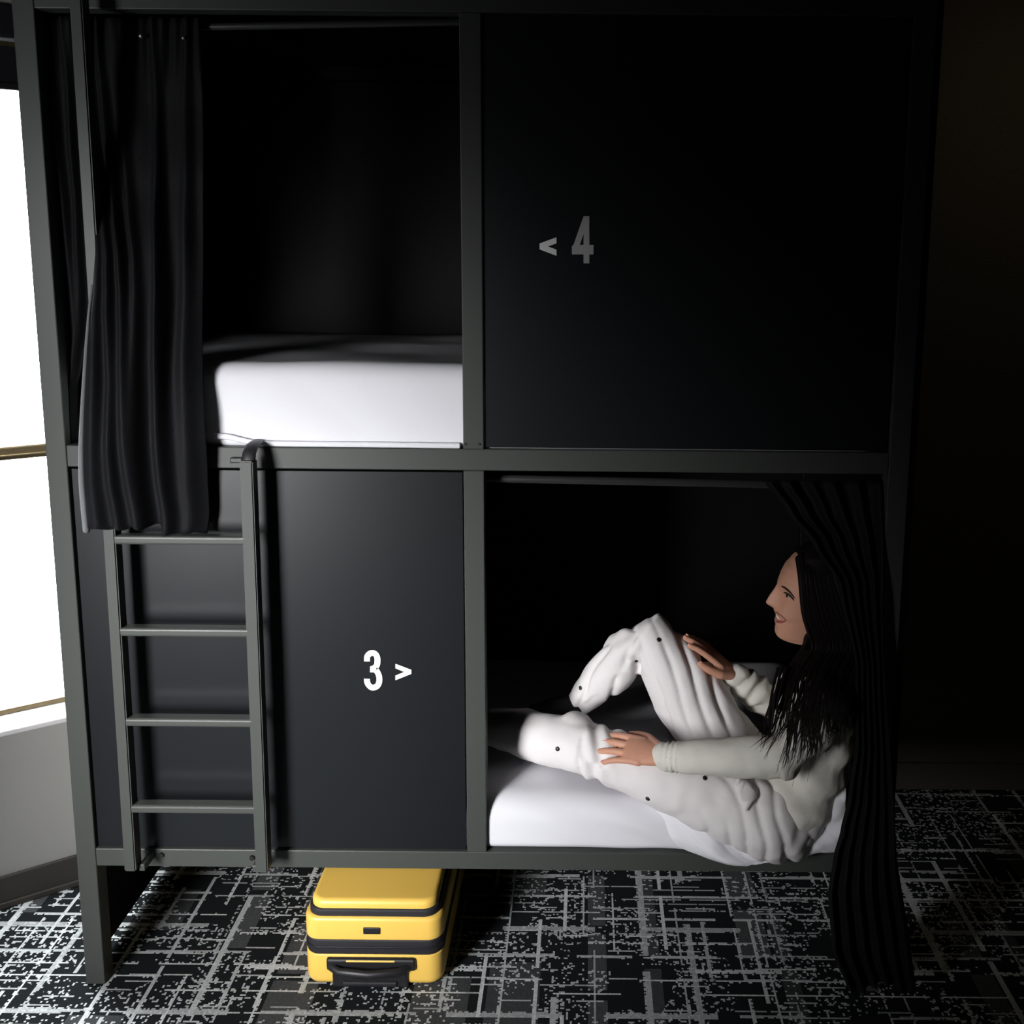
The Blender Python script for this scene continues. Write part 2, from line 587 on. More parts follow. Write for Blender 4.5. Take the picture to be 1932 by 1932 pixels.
# lettering
def strip2(bm, pts, w, closed=False, y=0.0):
    """flat stroke of width w in the XZ plane"""
    n = len(pts)
    A, Bv = [], []
    for i, p in enumerate(pts):
        a = pts[max(i - 1, 0)]
        b = pts[min(i + 1, n - 1)]
        t = (Vector(b) - Vector(a)).normalized()
        nn = Vector((-t.y, t.x))
        # mitre
        k = 1.0
        if 0 < i < n - 1:
            t1 = (Vector(p) - Vector(a)).normalized()
            k = 1 / max(0.35, abs(nn.dot(Vector((-t1.y, t1.x)))))
        A.append(bm.verts.new((p[0] + nn.x * w / 2 * k, y, p[1] + nn.y * w / 2 * k)))
        Bv.append(bm.verts.new((p[0] - nn.x * w / 2 * k, y, p[1] - nn.y * w / 2 * k)))
    for i in range(n - 1):
        bm.faces.new((A[i], A[i + 1], Bv[i + 1], Bv[i]))


def vinyl(name, bm, m, parent):
    r = bmesh.ops.extrude_face_region(bm, geom=bm.faces[:])
    for e in r['geom']:
        if isinstance(e, bmesh.types.BMVert):
            e.co.y += 0.0018
    bmesh.ops.recalc_face_normals(bm, faces=bm.faces[:])
    return obj(name, bm, m, parent)


YV = 0.0068


def pxz(x, y):
    p = P(x, y, YV)
    return (p.x, p.z)


def poly(bm, pts, lift=0.0):
    vs = [bm.verts.new((pxz(*p)[0], YV - lift, pxz(*p)[1])) for p in pts]
    bm.faces.new(vs)


PX = 1 / 800.0
# 3
bm = bmesh.new()
c3 = [(692.5, 1248), (692.5, 1240), (695.5, 1235), (700, 1232.5), (705, 1232.5), (709.5, 1235.5), (711.8, 1241), (712, 1249), (711, 1255), (707.5, 1259.5), (703, 1262)]
strip2(bm, [pxz(*p)[:2] for p in [tuple(v)[:2] for v in spline([(*p, 0) for p in c3], 40)]], 11.5 * PX, y=YV)
c4 = [(703, 1262.2), (709, 1264.5), (713, 1270), (715.5, 1278), (715.3, 1287), (712, 1294), (706, 1297.3), (700.5, 1297), (695, 1292), (692.5, 1286), (692.3, 1281)]
strip2(bm, [pxz(*p)[:2] for p in [tuple(v)[:2] for v in spline([(*p, 0) for p in c4], 40)]], 11.5 * PX, y=YV)
poly(bm, [(698.5, 1257), (710, 1257), (710, 1268), (698.5, 1268)], 0.0012)
vinyl('number_marking', bm, m_white, pl)
bm = bmesh.new()
poly(bm, [(746, 1252.5), (776, 1264), (776, 1268), (763, 1268), (746, 1261)])
poly(bm, [(776, 1268), (776, 1271.5), (746, 1283.5), (746, 1275), (763, 1268)])
vinyl('arrow_marking', bm, m_white, pl)
bm = bmesh.new()
poly(bm, [(1018, 459.5), (1050, 447.5), (1050, 459), (1034, 465), (1018, 465)])
poly(bm, [(1018, 465), (1034, 465), (1050, 471), (1050, 482.5), (1018, 470.5)])
vinyl('arrow_marking', bm, m_grey1, pu)
bm = bmesh.new()
poly(bm, [(1101, 408), (1112, 408), (1112, 462), (1101, 462), (1101, 445)])
poly(bm, [(1101, 462), (1112, 462), (1112, 480), (1101, 480)])
poly(bm, [(1101, 480), (1112, 480), (1112, 497), (1101, 497)])
poly(bm, [(1112, 462), (1120, 462), (1119.5, 480), (1112, 480)])
poly(bm, [(1079, 465), (1082, 462), (1101, 462), (1101, 480), (1079, 480)])
poly(bm, [(1082, 462), (1101, 408), (1101, 441), (1094, 462)])
vinyl('number_marking', bm, m_grey2, pu)

# curtain rods
bm = bmesh.new()
loft(bm, [(WP, 0.075, 2.383), (0.39, 0.075, 2.387), (XM + 0.02, 0.075, 2.404)], [0.0085] * 3, 12)
r1 = obj('curtain_rod', bm, m_rod, bunk, True)
bm = bmesh.new()
loft(bm, [(XM + 0.03, 0.075, 1.334), (1.5, 0.075, 1.329), (L - WP, 0.075, 1.322)], [0.010] * 3, 12)
r2 = obj('curtain_rod', bm, m_rod, bunk, True)

# ------------------------------------------------------------------ ladder
lad = thing('bunk_ladder', 'grey metal four rung ladder on the bunk front, partly under the black curtain', 'ladder', (0.33, -0.05, 0.37))
bpy.context.view_layer.update()
LY0, LY1 = -0.078, -0.042


def slant(x0a, x1a, x0b, x1b, za, zb, y0, y1, bev=0.003):
    bm = bx(0, 1, y0, y1, za, zb)
    for v in bm.verts:
        t = (v.co.z - za) / (zb - za)
        l = x0a + (x0b - x0a) * t
        r = x1a + (x1b - x1a) * t
        v.co.x = l + (r - l) * v.co.x
    bmesh.ops.bevel(bm, geom=bm.edges[:], offset=bev, segments=2, affect='EDGES')
    return bm


obj('side_rail', slant(0.158, 0.186, 0.167, 0.194, 0.372, ZT1 + 0.03, LY0, LY1), m_frame, lad)['label'] = 'long left rail rising to the bunk top'
obj('side_rail', slant(0.480, 0.510, 0.486, 0.516, 0.372, 1.404, LY0, LY1), m_frame, lad)['label'] = 'short right rail hooked over the middle rail'
for z in (1.213, 0.988, 0.761, 0.536):
    t = (z - 0.372) / 1.03
    bm = bmesh.new()
    box(bm, 0.172 + 0.004 * t, 0.494 + 0.006 * t, LY0 + 0.002, LY1 - 0.001, z - 0.0105, z + 0.0105, bev=0.006, seg=3)
    obj('rung', bm, m_frame, lad)
bm = bmesh.new()
loft(bm, [(0.501, -0.06, 1.395), (0.502, -0.055, 1.418), (0.503, -0.035, 1.432), (0.503, 0.0, 1.434), (0.503, 0.03, 1.434), (0.503, 0.055, 1.43), (0.503, 0.058, 1.412)], [(0.016, 0.006)] * 7, 12, side=(1, 0, 0))
obj('hook', bm, m_black, lad, True)
for xa in (0.186, 0.466):
    obj('mounting_bracket', bx(xa, xa + 0.014, -0.060, 0.0005, 0.362, 0.380, bev=0.002), m_frame, lad)
bm = bmesh.new()
box(bm, 0.17, 0.186, LY1 - 0.01, 0.0, 1.385, 1.405, bev=0.003)
obj('mounting_bracket', bm, m_frame, lad)
bm = bmesh.new()
box(bm, 0.440, 0.470, -0.012, -0.0005, 1.385, 1.398, bev=0.003)
obj('stop_plate', bm, m_black, lad)


# ------------------------------------------------------------------ mattresses
def mattress_mesh(x0, x1, y0, y1, z0, z1, r, dips, wr, seed, nx=150, ny=56, nzz=14):
    """rounded cushion as a dense shell: a cube grid pushed to a rounded box"""
    bm = bmesh.new()
    xs = [x0 + (x1 - x0) * i / nx for i in range(nx + 1)]
    ys = [y0 + (y1 - y0) * i / ny for i in range(ny + 1)]
    zs = [z0 + (z1 - z0) * i / nzz for i in range(nzz + 1)]
    cache = {}

    def V(x, y, z):
        k = (round(x, 5), round(y, 5), round(z, 5))
        if k not in cache:
            cx = min(max(x, x0 + r), x1 - r)
            cy = min(max(y, y0 + r), y1 - r)
            cz = min(max(z, z0 + r * 0.5), z1 - r)
            d = Vector((x - cx, y - cy, z - cz))
            p = Vector((cx, cy, cz))
            if d.length > 1e-9:
                m = max(abs(d.x) / r, abs(d.y) / r, abs(d.z) / (r if z > cz else r * 0.5))
                u = d.normalized()
                e = Vector((u.x * r, u.y * r, u.z * (r if u.z > 0 else r * 0.5)))
                p = p + e * m
            cache[k] = bm.verts.new(p)
        return cache[k]

    def face(f):
        try:
            bm.faces.new(f)
        except ValueError:
            pass
    for i in range(nx):
        for j in range(ny):
            face((V(xs[i], ys[j], z1), V(xs[i + 1], ys[j], z1), V(xs[i + 1], ys[j + 1], z1), V(xs[i], ys[j + 1], z1)))
            face((V(xs[i], ys[j + 1], z0), V(xs[i + 1], ys[j + 1], z0), V(xs[i + 1], ys[j], z0), V(xs[i], ys[j], z0)))
        for k in range(nzz):
            face((V(xs[i], y0, zs[k]), V(xs[i + 1], y0, zs[k]), V(xs[i + 1], y0, zs[k + 1]), V(xs[i], y0, zs[k + 1])))
            face((V(xs[i], y1, zs[k + 1]), V(xs[i + 1], y1, zs[k + 1]), V(xs[i + 1], y1, zs[k]), V(xs[i], y1, zs[k])))
    for j in range(ny):
        for k in range(nzz):
            face((V(x0, ys[j], zs[k + 1]), V(x0, ys[j + 1], zs[k + 1]), V(x0, ys[j + 1], zs[k]), V(x0, ys[j], zs[k])))
            face((V(x1, ys[j], zs[k]), V(x1, ys[j + 1], zs[k]), V(x1, ys[j + 1], zs[k + 1]), V(x1, ys[j], zs[k + 1])))
    for v in bm.verts:
        h = max(0.0, min(1.0, (v.co.z - z0) / (z1 - z0)))
        dz = 0
        for cx, cy, sx, sy, dep in dips:
            dz -= dep * math.exp(-((v.co.x - cx) / sx) ** 2 - ((v.co.y - cy) / sy) ** 2)
        # soft folds radiate from the loaded places
        n1 = noise.noise(Vector((v.co.x * 4 + seed, v.co.y * 5, v.co.z * 6)))
        fl = noise.noise(Vector(((v.co.x + v.co.z * 1.2) * 9 + seed, v.co.y * 3, v.co.z * 3)))
        if dips and v.co.y < 0.3:      # the cloth pulls towards her weight
            v.co.y -= 0.006 * math.sin((v.co.x * 0.75 + v.co.z * 1.7) * 38 + 2 * n1) * math.exp(-((v.co.x - 1.5) / 0.28) ** 2) * math.sin(math.pi * h)
        v.co.z += (dz + wr * n1) * h
        v.co.y += (wr * 0.6 * fl) * math.sin(math.pi * h) * (1 if v.co.y < (y0 + y1) / 2 else 0)
    bmesh.ops.recalc_face_normals(bm, faces=bm.faces[:])
    return bm


mu = thing('mattress', 'white sheeted mattress on the upper berth beside the black curtain', 'mattress', (1.0, 0.48, ZM1), 'bunk mattresses')
ml = thing('mattress', 'white sheeted mattress on the lower berth under the reclining woman', 'mattress', (1.0, 0.48, ZB1), 'bunk mattresses')
bpy.context.view_layer.update()
obj('fitted_sheet', mattress_mesh(0.095, 1.99, 0.012, 0.925, ZM1 - 0.010, 1.620, 0.048, [], 0.006, 3.0), m_sheet, mu, True)
DIPS = [(1.78, 0.05, 0.20, 0.22, 0.10), (1.50, 0.12, 0.22, 0.16, 0.025)]
obj('fitted_sheet', mattress_mesh(0.07, 1.99, 0.012, 0.925, ZB1 - 0.010, 0.520, 0.06, DIPS, 0.007, 9.0), m_sheet, ml, True)
# gathered hem of the upper sheet along the rail
bm = bmesh.new()
hp = [P(x, y, 0.006) for x, y in ((405, 823), (430, 824), (455, 830), (480, 835), (510, 837), (600, 838), (700, 839), (866, 841))]
loft(bm, spline(hp, 40), [(0.004, 0.007)] * 40, 8, side=(0, 1, 0))
obj('sheet_hem', bm, m_sheet, mu, True)


# ------------------------------------------------------------------ curtains
def cloth(name, left, right, ytab, folds, y_top, y_bot_fn, m, parent, nu=120, nv=90, thick=0.003, pull=0.0):
    """hanging cloth; rows follow the photo's height, each row is set at its own depth"""
    bm = bmesh.new()
    g = []
    for j in range(nv + 1):
        v = j / nv
        row = []
        for i in range(nu + 1):
            u = i / nu
            yy = y_top + (y_bot_fn(u) - y_top) * v
            Y = interp(ytab, yy)
            Y += pull * u * max(0.0, min(1.0, -Y / 0.1))
            xl, xr = interp(left, yy), interp(right, yy)
            x = xl + (xr - xl) * u
            p = P(x, yy, Y)
            dy, dx = folds(u, v)
            p = p + Vector((dx, dy, 0))
            row.append(bm.verts.new(p))
        g.append(row)
    for j in range(nv):
        for i in range(nu):
            bm.faces.new((g[j][i], g[j + 1][i], g[j + 1][i + 1], g[j][i + 1]))
    bmesh.ops.recalc_face_normals(bm, faces=bm.faces[:])
    o = obj(name, bm, m, parent, True)
    md = o.modifiers.new('thickness', 'SOLIDIFY')
    md.thickness = thick
    return o


def ridge(x, w):
    return math.exp(-(x / w) ** 2)


def folds_main(u, v):
    # slanting folds that start at the rod on the left and run down to the right
    a = 0
    s = v ** 1.1
    for c0, c1, w, amp in ((0.02, 0.30, 0.045, 0.022), (0.10, 0.46, 0.05, 0.026), (0.26, 0.52, 0.045, 0.016), (0.62, 0.66, 0.05, 0.030), (0.85, 0.86, 0.06, 0.016), (0.00, 0.12, 0.05, 0.020)):
        c = c0 + (c1 - c0) * s
        if c1 == 0.66:
            c = 0.60 + 0.10 * v ** 3
        a += 1.15 * amp * ridge(u - c, w * (0.8 + 0.5 * v)) * (0.35 + 0.65 * min(1, v * 2.5))
    # gathers right under the rod
    a += 0.006 * math.sin(u * 60 + 3 * nz((u * 3, 0, 0))) * max(0, 1 - v * 7)
    a += 0.008 * nz((u * 6, v * 5, 2.0)) + 0.012 * nz((u * 3, v * 2.0, 7.0)) * v
    # cloth bulges low down where it lies over the ladder
    a += 0.02 * ridge(u - 0.35, 0.25) * ridge(v - 0.85, 0.15)
    return -a, 0.006 * nz((u * 2, v * 4, 9))


cm = thing('bunk_curtain', 'black curtain drawn aside on the upper berth, draped outside over the ladder', 'curtain', (0.3, 0.0, 1.25))
bpy.context.view_layer.update()
LEFT = [(30, 165), (240, 171), (400, 178), (480, 182), (540, 178), (600, 171), (690, 164), (790, 158), (850, 156), (910, 157), (960, 161), (1000, 165)]
RIGHT = [(30, 380), (300, 383), (640, 385), (800, 387), (900, 391), (970, 396), (1004, 392)]
YT = [(30, 0.048), (200, 0.040), (350, -0.005), (480, -0.068), (560, -0.085), (640, -0.10), (840, -0.125), (1005, -0.11)]


def bot_main(u):
    tab = [(0, 995), (0.30, 995), (0.42, 989), (0.62, 988), (0.68, 1003), (1.0, 1004)]
    return interp(tab, u) + 2 * math.sin(u * 40)


cloth('curtain_cloth', LEFT, RIGHT, YT, folds_main, 34, bot_main, m_curtain, cm, pull=0.085)
# hem on the window side, rim light painted in as a pale strip
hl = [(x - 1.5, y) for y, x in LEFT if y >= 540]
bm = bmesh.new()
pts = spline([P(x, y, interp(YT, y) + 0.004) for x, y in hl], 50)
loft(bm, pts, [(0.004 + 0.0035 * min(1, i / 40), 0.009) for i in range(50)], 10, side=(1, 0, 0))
obj('rim_light_hem', bm, m_rim_hem, cm, True)
for x, y in ((266, 68), (346, 72)):
    p = P(x, y, 0.03)
    bm = ball(bmesh.new(), p, 0.0055 if x < 300 else 0.004, seg=12)
    obj('snap', bm, mat('steel_snap', (0.5, 0.5, 0.5), 0.3, 0.5, metal=0.9), cm, True)

cs = thing('bunk_curtain', 'narrow black curtain strip between the left corner post and the ladder', 'curtain', (0.1, 0.05, 1.43))
bpy.context.view_layer.update()


def folds_strip(u, v):
    a = 0.018 * ridge(u - (0.25 + 0.55 * v), 0.12) + 0.014 * ridge(u - (0.75 + 0.1 * v), 0.1) + 0.01 * nz((u * 4, v * 4, 3))
    a += 0.004 * math.sin(u * 30) * max(0, 1 - v * 7)
    return -a, 0


LEFT2 = [(30, 60), (200, 78), (480, 92), (700, 108), (838, 120)]
RIGHT2 = [(30, 142), (240, 152), (420, 162), (540, 168), (620, 167), (690, 156), (730, 148), (780, 149), (838, 153)]
cloth('curtain_cloth', LEFT2, RIGHT2, [(30, 0.050), (838, 0.055)], folds_strip, 33, lambda u: 838, m_curtain, cs, nu=50, nv=60)

cr = thing('bunk_curtain', 'black curtain of the lower berth bunched at the right, hanging to the floor', 'curtain', (1.95, 0.0, 0.0))
bpy.context.view_layer.update()


def folds_r(u, v):
    a = 0
    for c0, c1 in ((0.05, 0.04), (0.2, 0.22), (0.38, 0.4), (0.55, 0.58), (0.75, 0.76), (0.93, 0.92)):
        a += 0.022 * ridge(u - (c0 + (c1 - c0) * v), 0.05)
    a += 0.01 * nz((u * 5, v * 5, 13))
    return -a, 0


LEFT3 = [(905, 1440), (960, 1480), (1020, 1530), (1100, 1580), (1250, 1612), (1400, 1612), (1500, 1598), (1560, 1584), (1610, 1571), (1680, 1560), (1780, 1566), (1870, 1600)]
RIGHT3 = [(905, 1672), (1200, 1665), (1600, 1690), (1800, 1720), (1880, 1730)]
cloth('curtain_cloth', LEFT3, RIGHT3, [(905, 0.050), (1000, 0.02), (1150, -0.02), (1400, -0.05), (1880, -0.045)], folds_r, 905, lambda u: 1858 + 10 * math.sin(u * 9), m_curtain, cr)

# ------------------------------------------------------------------ suitcase
SX0, SX1, SY0, SY1 = 0.566, 0.925, 0.0, 0.56
sc = thing('suitcase', 'yellow hard shell suitcase lying flat on the carpet under the bunk', 'suitcase', ((SX0 + SX1) / 2, 0.28, 0))
bpy.context.view_layer.update()


def slab(x0, x1, y0, y1, z0, z1, rc, rt, rb, ncor=8):
    """rounded-corner slab: rc plan corners, rt / rb rolled top / bottom edges"""
    bm = bmesh.new()
    prof = []
    for i in range(7):
        a = math.pi / 2 * i / 6
        prof.append((z0 + rb * (1 - math.sin(a)), rb * (1 - math.cos(a))) if rb else (z0, 0))
    prof = prof[::-1]
    prof2 = []
    for i in range(7):
        a = math.pi / 2 * i / 6
        prof2.append((z1 - rt * (1 - math.sin(a)), rt * (1 - math.cos(a))) if rt else (z1, 0))
    prof = [(z0 + rb - rb * math.sin(math.pi / 2 * k / 6), rb - rb * math.cos(math.pi / 2 * k / 6)) for k in range(6, -1, -1)] if rb else [(z0, 0)]
    prof += [(z1 - rt + rt * math.sin(math.pi / 2 * k / 6), rt - rt * math.cos(math.pi / 2 * k / 6)) for k in range(0, 7)] if rt else [(z1, 0)]
    rings = []
    for z, ins in prof:
        ring = []
        for cxs, cys, a0 in ((1, 1, 0), (-1, 1, 90), (-1, -1, 180), (1, -1, 270)):
            r = max(0.002, rc - ins)
            ccx = (x1 - ins - r) if cxs > 0 else (x0 + ins + r)
            ccy = (y1 - ins - r) if cys > 0 else (y0 + ins + r)
            for k in range(ncor + 1):
                a = R(a0 + 90 * k / ncor)
                ring.append(bm.verts.new((ccx + r * math.cos(a), ccy + r * math.sin(a), z)))
        rings.append(ring)
    n = len(rings[0])
    for A, Bq in zip(rings, rings[1:]):
        for k in range(n):
            bm.faces.new((A[k], A[(k + 1) % n], Bq[(k + 1) % n], Bq[k]))
    bm.faces.new(rings[0][::-1])
    bm.faces.new(rings[-1])
    return bm


obj('lower_shell', slab(SX0, SX1, SY0, SY1, 0.002, 0.092, 0.04, 0.004, 0.022), m_yellow, sc, True)
bm = slab(SX0 + 0.001, SX1 - 0.001, SY0 + 0.001, SY1 - 0.001, 0.090, 0.134, 0.04, 0.006, 0.006)
zb_ = obj('zip_band', bm, m_zip, sc, True)
obj('zip_teeth', slab(SX0 - 0.0015, SX1 + 0.0015, SY0 - 0.0015, SY1 + 0.0015, 0.109, 0.115, 0.042, 0.001, 0.001), m_black, zb_, True)
obj('upper_shell', slab(SX0, SX1, SY0, SY1, 0.132, 0.196, 0.04, 0.012, 0.006), m_yellow, sc, True)
obj('pocket_zip_band', slab(SX0 + 0.010, SX1 - 0.010, SY0 + 0.008, SY1 - 0.02, 0.190, 0.214, 0.038, 0.006, 0.002), m_zip, sc, True)
obj('pocket_cover', slab(SX0 + 0.016, SX1 - 0.016, SY0 + 0.013, SY1 - 0.03, 0.210, 0.236, 0.038, 0.014, 0.002), m_yellow, sc, True)
bdg = bx(0.722, 0.766, SY0 - 0.003, SY0 + 0.004, 0.152, 0.170, bev=0.002)
bd = obj('badge', bdg, m_black, sc)
cxm = 0.738
bm = bmesh.new()
box(bm, cxm - 0.098, cxm + 0.098, SY0 - 0.008, SY0 + 0.01, 0.003, 0.072, bev=0.006)
box(bm, cxm - 0.112, cxm + 0.118, SY0 - 0.010, SY0 + 0.01, 0.052, 0.086, bev=0.006)
hb = obj('handle_plate', bm, m_black, sc)
bm = bmesh.new()
loft(bm, [(cxm - 0.10, SY0 - 0.006, 0.062), (cxm - 0.075, SY0 - 0.026, 0.062), (cxm, SY0 - 0.032, 0.059), (cxm + 0.075, SY0 - 0.026, 0.062), (cxm + 0.10, SY0 - 0.006, 0.062)], [(0.011, 0.009)] * 5, 12, side=(0, 0, 1))
obj('carry_handle', bm, m_black, sc, True)
bm = bx(cxm - 0.062, cxm + 0.066, SY0 - 0.0105, SY0 + 0.0, 0.0765, 0.0835, bev=0.003)
obj('grip_gap_strip', bm, m_yellow, sc)
bm = bx(cxm - 0.07, cxm + 0.07, SY0 - 0.014, SY0 - 0.006, 0.012, 0.024, bev=0.004)
obj('pull_handle', bm, m_zip, sc)
for xw in (SX0 + 0.05, SX1 - 0.05):
    for zw in (0.03, 0.17):
        bm = bmesh.new()
        bmesh.ops.create_cone(bm, cap_ends=True, segments=20, radius1=0.024, radius2=0.024, depth=0.02, matrix=Matrix.Translation((xw, SY1 + 0.022, zw)) @ Matrix.Rotation(R(90), 4, 'Y'))
        obj('wheel', bm, m_black, sc)

# ------------------------------------------------------------------ person
per = thing('person', 'woman in cream top and white trousers with long dark hair reclining on lower berth', 'person', (1.75, 0.1, 0.42))
bpy.context.view_layer.update()


# --- head: radial surface whose silhouette is the profile seen in the photo
HY = 0.12
HAX = 1532
prof_px = [(1030, 1520), (1036, 1511), (1045, 1501), (1055, 1490), (1070, 1478), (1085, 1471), (1097, 1468), (1108, 1467), (1120, 1466), (1132, 1466), (1142, 1465), (1148, 1463), (1153, 1461), (1158, 1463), (1164, 1466), (1170, 1463.5), (1175, 1463), (1180, 1466), (1186, 1464), (1193, 1464), (1199, 1467), (1203, 1472), (1206, 1479), (1208, 1492), (1210, 1508), (1214, 1520), (1220, 1526)]
nose_px = [(1094, 0), (1100, 2), (1108, 6), (1116, 11), (1124, 16), (1131, 20), (1136, 22), (1140, 20), (1143, 14), (1146, 7), (1149, 2), (1152, 0)]
MPX = 1 / 752.0
HC = P(HAX, 1120, HY)
ZPX = P(HAX, 1121, HY).z - HC.z


def head_bm():
    bm = bmesh.new()
    rows = []
    nt_, nzr = 120, 96
    y_top, y_bot = 1031, 1218
    for j in range(nzr + 1):
        y = y_top + (y_bot - y_top) * j / nzr
        fx = (HAX - interp(prof_px, y)) * MPX
        # half width, back
        wd = interp([(1030, 0.012), (1036, 0.034), (1050, 0.055), (1075, 0.068), (1105, 0.073), (1130, 0.072), (1150, 0.066), (1175, 0.056), (1195, 0.047), (1206, 0.040), (1218, 0.036)], y)
        bk = interp([(1030, 0.012), (1036, 0.04), (1050, 0.07), (1080, 0.098), (1110, 0.105), (1140, 0.10), (1170, 0.082), (1200, 0.06), (1218, 0.05)], y)
        fx = max(fx, 0.01)
        np_ = interp(nose_px, y) * MPX
        row = []
        for k in range(nt_):
            a = 2 * math.pi * k / nt_
            ca, sa = math.cos(a), math.sin(a)
            ff = fx if ca > 0 else bk
            e = 2.3 if ca > 0 else 2.0
            r = (abs(ca / ff) ** e + abs(sa / wd) ** e) ** (-1 / e)
            lat = r * sa
            if ca > 0:
                # nose ridge, nostril wings lower down
                wn_ = 0.0075 + 0.006 * ridge(y - 1139, 10)
                r += np_ * math.exp(-(lat / wn_) ** 2) * 1.0
                # eye sockets either side
                for s in (-1, 1):
                    r -= 0.007 * ridge(lat - s * 0.031, 0.014) * ridge(y - 1121, 11)
                    r += 0.004 * ridge(lat - s * 0.04, 0.02) * ridge(y - 1146, 12)
                    r += 0.003 * ridge(lat - s * 0.028, 0.018) * ridge(y - 1104, 7)
                    r -= 0.003 * ridge(lat - s * 0.028, 0.008) * ridge(y - 1166, 9)
                # parted lips
                r -= 0.007 * ridge(lat, 0.018) * ridge(y - 1163.5, 3.2)
            row.append(bm.verts.new((HC.x - r * ca, HC.y - lat * 1.0 if True else 0, HC.z + (y - 1120) * ZPX)))
        rows.append(row)
    for A, Bq in zip(rows, rows[1:]):
        for k in range(nt_):
            bm.faces.new((A[k], Bq[k], Bq[(k + 1) % nt_], A[(k + 1) % nt_]))
    bm.faces.new(rows[0])
    bm.faces.new(rows[-1][::-1])
    bmesh.ops.recalc_face_normals(bm, faces=bm.faces[:])
    return bm


def hand(bm, W0, f, n, l, curls, spread, thumb, sc=1.0):
    """palm, four unequal bent fingers, thumb leaving the side of the palm; returns finger tips"""
    f = f.normalized()
    l = (l - f * l.dot(f)).normalized()
    n = (n - f * n.dot(f) - l * n.dot(l)).normalized()
    loft(bm, [W0 - f * 0.03 * sc, W0, W0 + f * 0.03 * sc, W0 + f * 0.065 * sc, W0 + f * 0.086 * sc], [(0.023 * sc, 0.017 * sc), (0.023 * sc, 0.016 * sc), (0.030 * sc, 0.0155 * sc), (0.037 * sc, 0.0135 * sc), (0.036 * sc, 0.010 * sc)], 18, side=l)
    tips = []
    offs = (0.029, 0.0095, -0.0105, -0.0290)
    lens = ((0.040, 0.024, 0.020), (0.044, 0.028, 0.021), (0.041, 0.026, 0.020), (0.032, 0.020, 0.018))
    for i in range(4):
        base = W0 + f * (0.080 - 0.004 * abs(i - 1)) * sc + l * offs[i] * sc
        pts = [base - f * 0.018 * sc, base]
        a = 0
        sp = spread[i]
        for k in range(3):
            a += curls[i][k]
            d = (f * math.cos(sp) + l * math.sin(sp)) * math.cos(a) - n * math.sin(a)
            pts.append(pts[-1] + d * lens[i][k] * sc)
        r0 = (0.0095, 0.0092, 0.0085, 0.0078, 0.0066)
        q = 0.88 if i == 3 else 1.0
        loft(bm, pts, [x * sc * q for x in r0], 12)
        tips.append((pts[-1], (pts[-1] - pts[-2]).normalized(), n * math.cos(a) + f * math.sin(a)))
    b = W0 + f * 0.022 * sc + l * 0.020 * sc
    pts = [b]
    for d, ln in thumb:
        dd = (f * d[0] + l * d[1] + n * d[2]).normalized()
        pts.append(pts[-1] + dd * ln * sc)
    loft(bm, pts, [x * sc for x in (0.014, 0.0125, 0.0105, 0.0078)][:len(pts)], 12)
    tips.append((pts[-1], (pts[-1] - pts[-2]).normalized(), n))
    return tips


# joints: photo position and depth
J = dict(pelvis=P(1462, 1535, 0.06), nhip=P(1450, 1548, -0.005), fhip=P(1425, 1500, 0.16), nknee=P(1112, 1413, 0.11), nank=P(930, 1372, 0.25),
         fknee=P(1222, 1196, 0.27), fank=P(1096, 1322, 0.33), waist=P(1505, 1455, 0.07), chest=P(1545, 1360, 0.10), shl=P(1553, 1310, 0.11),
         nsh=P(1563, 1330, -0.04), fsh=P(1520, 1290, 0.26), nelb=P(1482, 1428, -0.085), nwr=P(1254, 1428, 0.0), felb=P(1462, 1335, 0.28), fwr=P(1388, 1276, 0.24),
         neck=P(1552, 1252, 0.12), skull=P(1545, 1190, 0.12))

bm = head_bm()
loft(bm, [P(1548, 1165, HY), P(1553, 1225, HY), P(1556, 1290, HY)], [0.048, 0.048, 0.050], 20)
# torso, limbs
loft(bm, [J['pelvis'], J['waist'], J['chest'], J['shl']], [(0.12, 0.078), (0.10, 0.07), (0.105, 0.065), (0.085, 0.045)], 24, side=(0, 1, 0))
for a, b, c, r in (('nsh', 'nelb', 'nwr', (0.036, 0.031, 0.021)), ('fsh', 'felb', 'fwr', (0.036, 0.031, 0.021))):
    loft(bm, [J[a], (J[a] + J[b]) / 2, J[b], (J[b] + J[c]) / 2, J[c]], [r[0], r[0] * 0.95, r[1], r[1] * 0.95, r[2]], 16)
for a, b, c in (('nhip', 'nknee', 'nank'), ('fhip', 'fknee', 'fank')):
    loft(bm, [J[a], (J[a] + J[b]) / 2, J[b], J[b].lerp(J[c], 0.35), J[c]], [0.07, 0.06, 0.046, 0.045, 0.022], 18)
fdir = (P(1140, 1402, 0.055) - J['nwr'])
tips_n = hand(bm, J['nwr'], fdir, Vector((0.05, -0.45, 0.85)), Vector((0, 0.85, 0.45)), ((0.16, 0.22, 0.2), (0.10, 0.16, 0.14), (0.10, 0.18, 0.16), (0.12, 0.26, 0.2)), (0.07, 0.02, -0.03, -0.10), (((0.75, 0.6, -0.3), 0.04), ((0.85, 0.35, -0.35), 0.03), ((0.9, 0.15, -0.35), 0.024)), 1.10)
fdir2 = P(1325, 1218, 0.235) - J['fwr']
tips_f = hand(bm, J['fwr'], fdir2, Vector((0.62, 0.0, 0.78)), Vector((-0.05, -1.0, -0.08)), ((0.05, 0.12, 0.15), (0.05, 0.12, 0.12), (0.05, 0.15, 0.12), (0.05, 0.2, 0.15)), (0.06, 0.0, -0.05, -0.12), (((0.7, 0.55, -0.25), 0.040), ((0.9, 0.2, -0.22), 0.034), ((0.95, 0.05, -0.15), 0.027)), 1.06)
